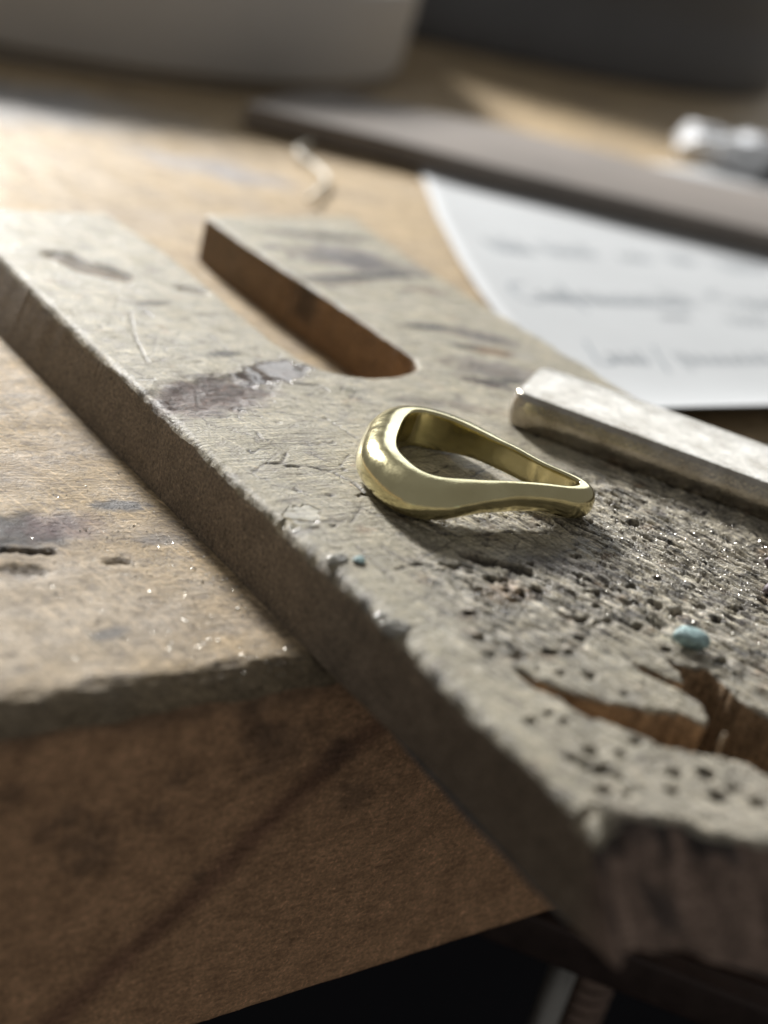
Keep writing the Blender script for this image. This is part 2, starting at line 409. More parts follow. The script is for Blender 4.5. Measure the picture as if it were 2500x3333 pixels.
PITS = [(15.6, 41.0, 17.4, 39.9), (19.1, 38.0, 19.1, 38.0), (11.9, 35.2, 12.9, 34.8), (13.8, 35.0, 14.4, 34.4), (15.5, 36.3, 20.1, 32.8), (14.9, 32.2, 16.4, 31.9), (15.3, 30.2, 15.3, 30.2), (16.4, 29.4, 16.4, 29.4), (18.6, 29.7, 18.6, 29.7), (14.6, 28.5, 15.2, 28.3), (12.5, 31.0, 12.5, 31.0), (12.2, 29.9, 13.2, 29.7), (8.5, 27.5, 8.9, 27.4), (7.2, 23.9, 7.2, 23.9), (6.4, 21.4, 6.4, 21.4), (8.4, 20.5, 8.4, 20.5), (12.0, 20.5, 12.6, 20.4), (14.2, 20.1, 14.2, 20.1), (16.8, 21.6, 16.8, 21.6), (19.6, 24.5, 19.6, 24.5), (27.6, 34.3, 27.6, 34.3), (30.9, 40.6, 30.9, 40.6), (21.3, 33.9, 21.3, 33.9), (22.9, 26.0, 22.9, 26.0), (24.1, 28.3, 24.8, 28.0), (27.2, 29.2, 27.3, 28.1), (29.9, 28.5, 29.9, 28.5), (29.9, 25.2, 29.9, 25.2), (34.0, 29.1, 34.0, 29.1), (34.2, 24.0, 34.9, 23.8), (31.2, 23.5, 31.2, 23.5), (27.0, 23.0, 27.8, 21.7), (24.7, 22.4, 24.7, 22.4), (20.7, 23.7, 20.7, 23.7), (19.8, 24.3, 19.8, 24.3), (22.1, 23.6, 22.1, 23.6), (46.3, 32.0, 46.3, 32.0), (41.7, 33.6, 41.7, 33.6), (40.1, 39.0, 40.1, 39.0), (34.7, 40.1, 34.7, 40.1), (38.2, 22.7, 38.2, 22.7), (34.6, 21.5, 34.6, 21.5), (10.6, 17.5, 10.6, 17.5), (13.3, 16.6, 13.3, 16.6), (14.5, 13.7, 14.5, 13.7), (24.6, 18.4, 24.6, 18.4), (29.0, 15.6, 29.0, 15.6), (6.2, 11.8, 6.2, 11.8), (3.4, 12.6, 3.4, 12.6), (5.6, 8.2, 6.0, 8.0), (8.0, 7.1, 8.0, 7.1), (3.7, 7.9, 3.7, 6.9), (4.9, 6.1, 4.9, 6.1), (5.3, 5.5, 5.7, 4.9), (3.4, 4.1, 3.4, 4.1), (5.0, 3.2, 5.0, 3.2), (8.8, 2.5, 9.1, 2.4), (10.7, 4.0, 10.7, 4.0), (5.7, 13.1, 5.7, 13.1), (10.4, 8.0, 10.4, 8.0), (12.2, 0.7, 12.2, 0.7), (14.3, 1.1, 14.3, 1.1), (14.8, -0.8, 15.4, -1.0), (13.4, 3.2, 13.4, 3.2), (12.5, 49.4, 12.8, 49.2)]
CRACKS = [[(5.0, 35.1), (7.4, 35.6), (9.0, 36.0), (11.6, 35.2)], [(11.9, 72.5), (13.6, 72.5), (14.9, 71.3)], [(20.6, 75.8), (23.5, 75.2), (23.9, 72.6)], [(9.5, 69.3), (12.5, 66.0)], [(7.4, 56.2), (10.0, 55.7), (11.9, 54.1), (12.8, 51.9), (12.7, 49.6)], [(7.5, 57.0), (9.8, 59.6)], [(5.6, 57.0), (7.2, 56.8)], [(10.0, 97.2), (6.9, 89.4), (5.0, 82.3)], [(1.2, 43.8), (5.4, 43.9)], [(12.6, 60.4), (16.3, 60.8)], [(18.9, 66.7), (19.9, 59.7)], [(19.1, 39.7), (23.0, 39.7), (27.7, 38.9)], [(24, 30), (27, 26), (30, 24)]]

def resample(pts, step):
    pts = np.array(pts + [pts[0]], float)
    out = []
    for a, b in zip(pts[:-1], pts[1:]):
        n = max(int(np.linalg.norm(b - a) / step), 1)
        for t in np.arange(n) / n: out.append(a + (b - a) * t)
    return np.array(out)

def build_pin():
    root = empty('bench_pin', (35, 66, BZ))
    tag(root, 'worn wooden bench pin board with a slot and a sawn notch, lying under the ring', 'bench pin')
    O = resample(OUT, 0.4)
    # soften the drawn outline, then roughen it
    for _ in range(2):
        O = 0.25 * np.roll(O, 1, 0) + 0.5 * O + 0.25 * np.roll(O, -1, 0)
    tan = np.roll(O, -1, 0) - np.roll(O, 1, 0)
    nrm = np.stack([tan[:, 1], -tan[:, 0]], 1) / np.linalg.norm(tan, axis=1)[:, None]
    s = np.arange(len(O)) * 0.4
    wild = np.where(O[:, 1] < 21, 1.0, 0.35)
    wild = np.where((O[:, 0] < 2), 0.30, wild)
    wild = np.where((O[:, 0] < 22) & (O[:, 1] < 3), 0.3, wild)
    O = O + nrm * (wild * (0.28 * noise(s * 0.45, s * 0, 120) + 0.16 * noise(s * 1.5, s * 0, 121)))[:, None]
    xs = np.concatenate([np.arange(-1.6, 50, 0.165), np.arange(50, 74.5, 0.5)])
    ys = np.concatenate([np.arange(-10, 60, 0.165), np.arange(60, 90, 0.28), np.arange(90, 145, 0.5)])
    nx, ny = len(xs), len(ys)
    X, Y = np.meshgrid(xs, ys)
    # inside test for cell centres (even-odd)
    CX, CY = 0.5 * (X[:-1, :-1] + X[1:, 1:]), 0.5 * (Y[:-1, :-1] + Y[1:, 1:])
    ins = np.zeros(CX.shape, bool)
    P0, P1 = O, np.roll(O, -1, 0)
    for (ax, ay), (bx, by) in zip(P0, P1):
        if ay == by: continue
        r0, r1 = np.searchsorted(ys[:-1] + 0.5 * np.diff(ys), [min(ay, by), max(ay, by)])
        if r1 > r0:
            yy = CY[r0:r1]
            xi = ax + (yy - ay) / (by - ay) * (bx - ax)
            ins[r0:r1] ^= CX[r0:r1] < xi
    # distance to the outline, and nearest point for snapping
    D = np.full(X.shape, 5.0); NXp = X.copy(); NYp = Y.copy()
    for (ax, ay), (bx, by) in zip(P0, P1):
        j0, j1 = np.searchsorted(xs, [min(ax, bx) - 2.2, max(ax, bx) + 2.2]); i0, i1 = np.searchsorted(ys, [min(ay, by) - 2.2, max(ay, by) + 2.2])
        if j1 <= j0 or i1 <= i0: continue
        x_, y_ = X[i0:i1, j0:j1], Y[i0:i1, j0:j1]
        vx, vy = bx - ax, by - ay
        t = np.clip(((x_ - ax) * vx + (y_ - ay) * vy) / max(vx * vx + vy * vy, 1e-9), 0, 1)
        qx, qy = ax + t * vx, ay + t * vy
        d = np.hypot(x_ - qx, y_ - qy)
        b = d < D[i0:i1, j0:j1]
        D[i0:i1, j0:j1][b] = d[b]; NXp[i0:i1, j0:j1][b] = qx[b]; NYp[i0:i1, j0:j1][b] = qy[b]
    # boundary vertices
    cnt = np.zeros(X.shape, int)
    cnt[:-1, :-1] += ins; cnt[1:, :-1] += ins; cnt[:-1, 1:] += ins; cnt[1:, 1:] += ins
    used = cnt > 0
    bnd = used & (cnt < 4)
    X2, Y2 = np.where(bnd, NXp, X), np.where(bnd, NYp, Y)
    D = np.where(bnd, 0, D)
    # ---- relief
    rough = S((X - 7 + (46 - Y) * 0.28) / 11) * S((57 - Y + 0.15 * (X - 30)) / 14)
    rough = np.maximum(rough, S((26 - Y) / 9) * S((X - 1.0) / 4) * 0.8)
    rough = np.clip(rough + 0.25 * fbm(X * 0.12, Y * 0.12, 3, 130) * S((60 - Y) / 10), 0, 1)
    rough = rough * (1 - 0.52 * S((24 - Y) / 7) * S((30 - X) / 8))
    rough = rough * (1 - 0.65 * blob(X, Y, 20.5, 37.5, 9.5, 4.8, -0.1, 0.9, 0.4, 137))
    z = K * Y
    wear = -0.55 * S((X - 10) / 22) * S((40 - Y) / 20) - 0.25 * S((12 - Y) / 14)
    c36, s36 = math.cos(-1.25), math.sin(-1.25)      # fibres of the filed area
    U, Vv = X * c36 + Y * s36, -X * s36 + Y * c36
    ridg = 1 - np.abs(fbm(U * 0.16, Vv * 0.8, 3, 131)) * 2.4
    fl_ = fbm(U * 0.35, Vv * 1.5, 2, 132)
    flk = np.abs(fbm(X * 0.9, Y * 0.9, 5, 133))
    z = z + wear + rough * (0.26 * (ridg - 0.5) + 0.30 * fl_ - 0.16 * S(flk * 2.2 - 0.6) + 0.08 * fbm(U * 0.7, Vv * 2.4, 1, 138))
    z = z + (1 - rough) * (0.035 * fbm(X * 0.25, Y * 1.2, 2, 134) + 0.02 * fbm(U * 0.5, Vv * 1.6, 2, 135)) + 0.10 * fbm(X * 0.08, Y * 0.06, 2, 136)
    hole = np.zeros(X.shape)
    def carve(ax, ay, bx, by, r, depth, seed, soft=0.5):
        m_ = r * 2 + 0.5
        j0, j1 = np.searchsorted(xs, [min(ax, bx) - m_, max(ax, bx) + m_]); i0, i1 = np.searchsorted(ys, [min(ay, by) - m_, max(ay, by) + m_])
        x_, y_ = X[i0:i1, j0:j1], Y[i0:i1, j0:j1]
        d = seg_dist(x_, y_, [(ax, ay), (bx, by)]) + r * 0.75 * fbm(x_ * 0.7 / r, y_ * 0.7 / r, 3, seed)
        f = S((r * (1 + soft / 2) - d) / (r * soft))
        z[i0:i1, j0:j1] -= f * depth
        hole[i0:i1, j0:j1] = np.maximum(hole[i0:i1, j0:j1], f)
    for k, (ax, ay, bx, by) in enumerate(PITS):
        r = 0.20 + 0.30 * ((k * 37) % 11) / 10 + (0.06 if ay < 12 else 0)
        if k == 4: r = 0.75  # widest gash: part gouge, part ring shadow put into shape and colour
        if ax == bx:                      # singles are a little elongated along the grain
            ax, bx = ax - 0.22, bx + 0.22
        carve(ax, ay, bx, by, r, 0.75 if k != 4 else 0.6, 200 + k)
    q = np.random.default_rng(11)
    for k in range(45):                  # small scattered pits of the filed area
        x0, y0 = q.uniform(2, 52), q.uniform(-7, 48)
        j, i = np.searchsorted(xs, x0), np.searchsorted(ys, y0)
        if rough[i, min(j, nx - 1)] < 0.35: continue
        L = q.uniform(0.1, 0.8); a = -1.25 + q.normal(0, 0.3)
        carve(x0, y0, x0 + L * math.cos(a), y0 + L * math.sin(a), q.uniform(0.12, 0.24), q.uniform(0.2, 0.45), 300 + k)
    scr = np.zeros(X.shape)
    def scratch(pts, w, depth, seed):
        P_ = np.array(pts)
        j0, j1 = np.searchsorted(xs, [P_[:, 0].min() - 1, P_[:, 0].max() + 1]); i0, i1 = np.searchsorted(ys, [P_[:, 1].min() - 1, P_[:, 1].max() + 1])
        x_, y_ = X[i0:i1, j0:j1], Y[i0:i1, j0:j1]
        d = seg_dist(x_ + 0.15 * noise(x_ * 1.2, y_ * 1.2, seed), y_ + 0.15 * noise(x_ * 1.2, y_ * 1.2, seed + 1), pts)
        f = S((w - d) / (w * 0.8)) * S(0.75 + 0.9 * noise(x_ * 0.8, y_ * 0.8, seed + 2))
        z[i0:i1, j0:j1] -= f * depth
        scr[i0:i1, j0:j1] = np.maximum(scr[i0:i1, j0:j1], f)
    for k, c in enumerate(CRACKS): scratch(c, 0.3, 0.16, 500 + k * 3)
    for k in range(190):
        x0, y0 = q.uniform(1, 38), q.uniform(26, 100)
        a = q.choice([0.0, -1.25, 0.7, -0.5]) + q.normal(0, 0.25); L = q.uniform(1, 7)
        scratch([(x0, y0), (x0 + L * math.cos(a), y0 + L * math.sin(a))], q.uniform(0.14, 0.24), q.uniform(0.02, 0.09), 600 + k)
    for k in range(130):                  # short nicks of the smoother part
        x0, y0 = q.uniform(1, 66), q.uniform(28, 125)
        a = q.choice([0.0, -1.25, 0.5]) + q.normal(0, 0.3); L = q.uniform(0.2, 1.3)
        scratch([(x0, y0), (x0 + L * math.cos(a), y0 + L * math.sin(a))], q.uniform(0.2, 0.42), q.uniform(0.06, 0.2), 900 + k)
    # burnt hollow with a skin of resin, gouges far back
    burn = blob(X, Y, 8.8, 74.2, 8.0, 3.3, 0.32, 0.85, 0.5, 140)
    resin = blob(X, Y, 19.3, 78.9, 6.0, 2.8, 0.38, 0.5, 0.40, 141)
    edge_r = np.clip(1 - np.abs(resin - 0.5) * 2, 0, 1)
    z = z - burn * (0.26 + 0.22 * np.abs(fbm(X * 0.5, Y * 0.6, 2, 142))) + resin * (0.10 + 0.05 * fbm(X * 0.3, Y * 0.3, 2, 143))
    lip = S((0.5 - seg_dist(X, Y, [(11.3, 78.2), (14.0, 79.2), (16.4, 77.8)])) / 0.5)
    z = z + lip * 0.12
    gouge = S((3.0 - seg_dist(X, Y, [(10.0, 117.0), (12.0, 113.8), (14.4, 110.8)]) + 1.0 * noise(X * 0.25, Y * 0.25, 145)) / 1.4)
    gouge2 = S((1.3 - seg_dist(X, Y, [(21.8, 106.2), (23.9, 105.0)]) + 0.5 * noise(X * 0.3, Y * 0.3, 146)) / 0.9)
    z = z - gouge * (0.45 + 0.25 * fbm(X * 0.25, Y * 0.25, 2, 147)) - gouge2 * 0.35 + 0.2 * np.clip(1 - np.abs(gouge - 0.3) * 3, 0, 1) * S((114 - Y) / 3)
    # rounded, chipped top edges
    eR = np.where((X < 3) & (Y > -2), 0.95, np.where(Y > 60, 0.4, 0.26)) * (1 + 0.6 * fbm(X * 0.3, Y * 0.3, 3, 150))
    eR = np.where((X < 4) & (Y < 46) & (Y > 14), eR * 1.5, eR)
    eR = np.where((X < 14) & (Y < 3), eR * 2.2, eR)
    dd = np.clip(1 - D / np.maximum(eR, 0.1), 0, 1)
    z = z - eR * (1 - np.sqrt(np.clip(1 - dd ** 2, 0, 1))) * 0.8
    z = z + np.where(D < 2.2, (1 - D / 2.2), 0) * S((46 - Y) / 10) * 0.20 * fbm(X * 0.5, Y * 0.5, 3, 151)
    # ---- colour
    C = np.ones(X.shape + (3,)) * np.array([0.385, 0.345, 0.25])
    C = C * (1 + 0.22 * fbm(X * 0.10, Y * 0.3, 4, 160)[..., None])
    C = mixc(C, (0.45, 0.40, 0.29), S(fbm(X * 0.3, Y * 0.5, 4, 161) * 1.7 + 0.1) * 0.6)
    C = mixc(C, (0.21, 0.18, 0.145), S(fbm(X * 0.35, Y * 0.5, 4, 162) * 1.8 - 0.05) * 0.6)
    C = mixc(C, (0.34, 0.22, 0.13), S(fbm(X * 0.25, Y * 0.35, 4, 163) * 2 - 0.55) * 0.6)
    R3 = rough[..., None]
    C = C * (1 - R3) + R3 * (C * 0.45 + np.array([0.46, 0.415, 0.325]) * 0.55)
    v = fbm(U * 0.3, Vv * 1.5, 2, 164) + 0.4 * fbm(X * 0.25, Y * 0.3, 3, 167)
    C = mixc(C, (0.56, 0.51, 0.42), S(v * 2.8 - 0.05) * rough * 0.8)
    C = mixc(C, (0.06, 0.055, 0.052), S(-v * 2.8 - 0.22) * rough * 0.75)
    v2 = fbm(X * 0.3, Y * 0.5, 3, 168)
    C = mixc(C, (0.07, 0.06, 0.06), S(-v2 * 3 - 0.6) * rough * 0.7)
    C = mixc(C, (0.07, 0.065, 0.06), S(fl_ * -2.6 - 0.5) * rough * 0.6)
    cr = np.abs(fbm(U * 0.16, Vv * 0.7, 4, 169))
    C = mixc(C, (0.05, 0.042, 0.038), S((0.035 - cr) / 0.03) * np.clip(rough + 0.12, 0, 1) * 0.8)
    z = z - S((0.045 - cr) / 0.04) * rough * 0.16
    C = mixc(C, (0.10, 0.075, 0.07), S(fbm(X * 0.35, Y * 0.5, 4, 165) * 2 - 0.5) * rough * 0.5)
    C = mixc(C, (0.30, 0.19, 0.11), S(fbm(X * 0.22, Y * 0.3, 4, 164) * 2.2 - 0.35) * rough * 0.6)
    C = mixc(C, (0.56, 0.51, 0.42), S((12 - Y) / 12) * S((X - 1) / 3) * 0.35)
    C = mixc(C, (0.10, 0.09, 0.085), blob(X, Y, 25, 33, 6.5, 1.8, -0.5, 0.9, 0.6, 166) * 0.7)
    C = mixc(C, (0.38, 0.25, 0.15), blob(X, Y, 15.2, 29.6, 3.0, 1.4, 0.0, 0.9, 0.6, 167) * 0.5)
    stn = np.zeros(X.shape)
    for (cx, cy_, rx, ry, an, c, f_) in [(60, 132.0, 10, 1.5, -0.12, (0.05, 0.05, 0.05), .9), (58, 120.5, 10, 4.6, -0.38, (0.10, 0.09, 0.10), .85), (60, 125, 5, 3, -0.3, (0.14, 0.13, 0.14), .6),
            (55, 113.4, 12, 1.3, 0.13, (0.025, 0.025, 0.03), .95), (50, 111, 6, 1.5, 0.1, (0.12, 0.10, 0.085), .8), (63, 108, 4, 1.3, -0.2, (0.16, 0.10, 0.07), .6),
            (53, 93.6, 4.2, 1.0, -0.12, (0.02, 0.02, 0.022), .97), (60, 90.0, 5.5, 2.2, -0.6, (0.12, 0.105, 0.11), .8), (55, 86.5, 3.0, .8, -0.2, (0.03, 0.03, 0.03), .9),
            (57.8, 84.8, 3.0, 1.4, -0.3, (0.18, 0.10, 0.05), .85), (61.5, 83.2, 2.0, 1.0, -0.3, (0.45, 0.43, 0.40), .6), (48.6, 74.8, 3.6, 1.3, -0.6, (0.05, 0.035, 0.035), .9), (53, 75.2, 3.6, 1.0, -0.1, (0.03, 0.03, 0.03), .9),
            (53, 79, 7, 3.0, -0.4, (0.13, 0.11, 0.115), .65), (16.0, 84.6, 2.6, 0.9, 0.1, (0.06, 0.06, 0.06), .8), (14.5, 100.5, 3.0, 0.8, 0.1, (0.09, 0.08, 0.075), .75), (20, 97, 1.4, .5, 0, (0.1, 0.09, 0.08), .6), (34, 70, 3, .8, -.2, (0.14, 0.12, 0.10), .6), (27, 73.5, 1.8, .6, -.3, (0.10, 0.10, 0.075), .7), (40, 68, 4, 1.5, -.4, (0.2, 0.16, 0.14), .5)]:
        fb = blob(X, Y, cx, cy_, rx, ry, an, 1.0, 0.7, 170 + int(cx)) * f_
        C = mixc(C, c, fb); stn = np.maximum(stn, fb)
    C = mixc(C, (0.12, 0.08, 0.072), blob(X, Y, 7.5, 72.6, 9.0, 4.3, 0.32, 0.5, 0.4, 190) * 0.8)
    C = mixc(C, (0.055, 0.030, 0.026), burn * (0.55 + 0.4 * S(fbm(X * 0.8, Y * 1.2, 4, 191) * 2)))
    C = mixc(C, (0.22, 0.12, 0.08), burn * S(fbm(X * 0.9, Y * 1.1, 4, 192) * 2 - 0.2) * 0.7)
    C = mixc(C, (0.11, 0.085, 0.08), resin * 0.8)
    C = mixc(C, (0.10, 0.058, 0.024), np.maximum(gouge, gouge2) * (0.75 + 0.3 * fbm(X * 0.6, Y * 0.6, 3, 148)))
    C = mixc(C, (0.05, 0.035, 0.02), gouge * S((Y - 114.6 + (X - 12)) / 3.5) * 0.35)
    C = mixc(C, (0.035, 0.026, 0.022), hole * 0.85)
    C = mixc(C, (0.08, 0.066, 0.052), scr * 0.85)
    C = mixc(C, (0.42, 0.37, 0.29), S((0.9 - D) / 0.8) * S(0.5 + fbm(X * 0.4, Y * 0.4, 3, 193)) * 0.5 * (Y > 25))
    eg = S((1.3 - D) / 1.2) * S((46 - Y) / 4) * (X < 5) * S(fbm(X * 0.6, Y * 0.6, 3, 194) * 2 + 0.2)
    C = mixc(C, (0.12, 0.105, 0.10), eg * 0.6)
    gloss = np.clip(0.38 + 0.5 * fbm(X * 0.25, Y * 0.25, 3, 195) + 0.1 * rough - 0.45 * stn - 0.4 * burn - 0.4 * gouge, 0, 1)
    gloss = np.clip(gloss + 0.8 * resin, 0, 1)
    varn = blob(X, Y, 3.2, 46.2, 2.6, 1.6, 0.5, 0.5, 0.4, 196)     # varnish pool on the edge
    gloss = np.clip(gloss + varn, 0, 1)
    # ---- top faces
    idx = -np.ones(X.shape, int); idx[used] = np.arange(used.sum())
    V = np.stack([X2[used], Y2[used], z[used]], 1)
    ii, jj = np.nonzero(ins)
    F = np.stack([idx[ii, jj], idx[ii, jj + 1], idx[ii + 1, jj + 1], idx[ii + 1, jj]], 1)
    Ct, gt = C[used], gloss[used]
    top = mesh_object('top_face', V, F, mat_board, root, attrs={'gloss': gt, 'filed': rough[used]}, colour=Ct)
    # ---- side walls: every boundary edge goes down to the underside
    E_ = np.concatenate([F[:, [0, 1]], F[:, [1, 2]], F[:, [2, 3]], F[:, [3, 0]]])
    key = np.sort(E_, 1); kk = key[:, 0].astype(np.int64) * len(V) + key[:, 1]
    uq, first, ct = np.unique(kk, return_index=True, return_counts=True)
    B = E_[first[ct == 1]]
    bv = np.unique(B); remap = -np.ones(len(V), int); remap[bv] = np.arange(len(bv))
    T_ = V[bv]; nb = len(bv)
    x, y = T_[:, 0], T_[:, 1]
    isleft = (x < 1.9) & (y > 0.6)
    isfront = (~isleft) & (y < 2.6) & ((x < 21.6) & (y < 1.7 - 0.46 * (x - 3) + 1.2) | (x > 28.2))
    bx_ = np.where(isleft, np.interp(y, LEFT_BOTTOM[:, 0], LEFT_BOTTOM[:, 1]), x)
    by_ = np.where(isfront, y - 4.6 - 0.3 * noise(x * 0.3, x * 0, 210), y)
    corner = (x < 1.9) & (y <= 0.6)
    by_ = np.where(corner, y - 4.6, by_); bx_ = np.where(corner, x + 0.6, bx_)
    NL = 26
    lv = np.linspace(0, 1, NL)
    cols = []
    seed_s = np.where(isfront, x * 1.3, x + y)
    ysort = np.array([(p[1], p[0]) for p in OUT if p[0] < 1.4 and p[1] > 0]); ysort = ysort[np.argsort(ysort[:, 0])]
    xsm = np.interp(y, ysort[:, 0], ysort[:, 1])
    for t in lv:
        zz = T_[:, 2] * (1 - t) + (BZ + 0.02) * t
        w = math.sin(math.pi * min(t * 1.2, 1.0)) if t < 1 else 0.0
        amp = np.where(isleft, 0.015, np.where(isfront | corner, 0.16, np.where(y < 22, 0.12, 0.05)))
        dn = amp * w * (fbm(seed_s * 0.9, zz * 0.25 + y * 0.1, 4, 211))
        xc = np.where(isleft, xsm + (x - xsm) * math.exp(-t * 14), x)
        cols.append(np.stack([xc * (1 - t) + bx_ * t + dn * np.where(isfront, 0.2, 1), y * (1 - t) + by_ * t + dn, zz], 1))
    W = np.array(cols)
    WF = []
    a, b = remap[B[:, 0]], remap[B[:, 1]]
    for l in range(NL - 1):
        WF.append(np.stack([b + l * nb, a + l * nb, a + (l + 1) * nb, b + (l + 1) * nb], 1))
    WF = np.concatenate(WF); WV = W.reshape(-1, 3)
    wx, wy, wz = WV[:, 0], WV[:, 1], WV[:, 2]
    tt = np.repeat(lv, nb)
    slot = np.tile((x > 22) & (x < 45) & (y > 70), NL); lf = np.tile(isleft, NL); fr = np.tile(isfront | corner, NL); nt = np.tile((y < 22) & ~isleft & ~isfront & ~corner, NL)
    s_ = np.tile(x + y, NL)
    WC = np.ones((len(WV), 3)) * np.array([0.235, 0.185, 0.135])
    WC = WC * (1 + 0.18 * fbm(s_ * 0.07, wz * 0.35, 4, 212)[:, None])
    WC = np.where(slot[:, None], np.array([0.29, 0.18, 0.095]) * (1 + 0.25 * fbm(s_ * 0.1, wz * 0.4, 4, 213))[:, None], WC)
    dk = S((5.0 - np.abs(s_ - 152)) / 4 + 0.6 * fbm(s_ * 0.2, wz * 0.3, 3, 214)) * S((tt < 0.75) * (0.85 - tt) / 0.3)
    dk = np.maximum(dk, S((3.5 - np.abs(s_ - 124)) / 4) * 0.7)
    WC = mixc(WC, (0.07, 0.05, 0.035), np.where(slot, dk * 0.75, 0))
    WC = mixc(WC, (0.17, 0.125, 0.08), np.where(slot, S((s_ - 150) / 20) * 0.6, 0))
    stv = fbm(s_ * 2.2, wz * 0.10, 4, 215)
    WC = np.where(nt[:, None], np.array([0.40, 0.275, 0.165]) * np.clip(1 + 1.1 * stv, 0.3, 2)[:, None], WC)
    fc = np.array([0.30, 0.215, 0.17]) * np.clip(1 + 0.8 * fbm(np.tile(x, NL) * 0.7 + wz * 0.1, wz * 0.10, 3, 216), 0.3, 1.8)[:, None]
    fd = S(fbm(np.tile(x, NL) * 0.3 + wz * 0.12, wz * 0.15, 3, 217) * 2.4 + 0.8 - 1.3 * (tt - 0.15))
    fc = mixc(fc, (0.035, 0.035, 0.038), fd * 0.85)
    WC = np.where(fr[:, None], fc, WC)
    WC = mixc(WC, (0.30, 0.26, 0.20), np.where(lf, S((0.12 - tt) / 0.12) * 0.4, 0))
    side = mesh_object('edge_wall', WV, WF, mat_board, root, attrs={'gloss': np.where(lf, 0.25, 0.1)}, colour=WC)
    # underside
    from mathutils.geometry import tessellate_polygon
    ring_ = O[::2]
    UV = np.stack([ring_[:, 0], ring_[:, 1], np.full(len(ring_), BZ + 0.05)], 1)
    tri = tessellate_polygon([[Vector(p) for p in UV.tolist()]])
    mesh_object('underside', UV, [list(t) for t in tri], mat_board, root, smooth=False, attrs={'gloss': np.zeros(len(UV))}, colour=np.ones((len(UV), 3)) * 0.15)
    return root, xs, ys, z, X, Y, rough, ins
pin, PXS, PYS, PZ, PX, PY, PROUGH, PINS = build_pin()
def pin_height(x, y):
    j = int(np.clip(np.searchsorted(PXS, x), 1, len(PXS) - 1)); i = int(np.clip(np.searchsorted(PYS, y), 1, len(PYS) - 1))
    return float(PZ[i - 1:i + 1, j - 1:j + 1].mean())

# hardened drips of clear resin along the pin's left edge
def lump(cx, cy_, cz, rx, ry, rz, ang, seed, nu=28, nv=16, amp=0.25, dent=None):
    V, F = [], []
    for i in range(nv + 1):
        ph = math.pi * i / nv
        for j in range(nu):
            th = 2 * math.pi * j / nu
            d = np.array([math.sin(ph) * math.cos(th), math.sin(ph) * math.sin(th), math.cos(ph)])
            r = 1 + amp * float(fbm(d[0] * 1.6 + seed, d[1] * 1.6 + d[2] * 1.3, 3, seed))
            if dent is not None:
                r -= 0.55 * math.exp(-((d[0] - dent[0]) ** 2 + (d[1] - dent[1]) ** 2 + (d[2] - dent[2]) ** 2) / 0.12)
            x, y, z = d * r * np.array([rx, ry, rz])
            V.append((cx + x * math.cos(ang) - y * math.sin(ang), cy_ + x * math.sin(ang) + y * math.cos(ang), cz + z))
    for i in range(nv):
        for j in range(nu):
            F.append([i * nu + j, (i + 1) * nu + j, (i + 1) * nu + (j + 1) % nu, i * nu + (j + 1) % nu])
    return V, F
for k, (x, y, rx, ry, rz, an, dz, dent) in enumerate([(1.9, 38.1, 1.25, 0.75, 0.42, 0.2, -0.12, (0.2, -0.3, 0.9)), (0.9, 27.3, 1.5, 0.95, 0.75, -0.5, -0.35, (0.1, -0.2, 0.95)), (0.75, 29.2, 0.9, 0.6, 0.4, 0.3, -0.2, None)]):
    V, F = lump(x, y, pin_height(x, y) + dz * 0.3, rx, ry, rz, an, 3 + k, dent=dent)
    mesh_object('resin_drip', V, F, mat_resin, pin)

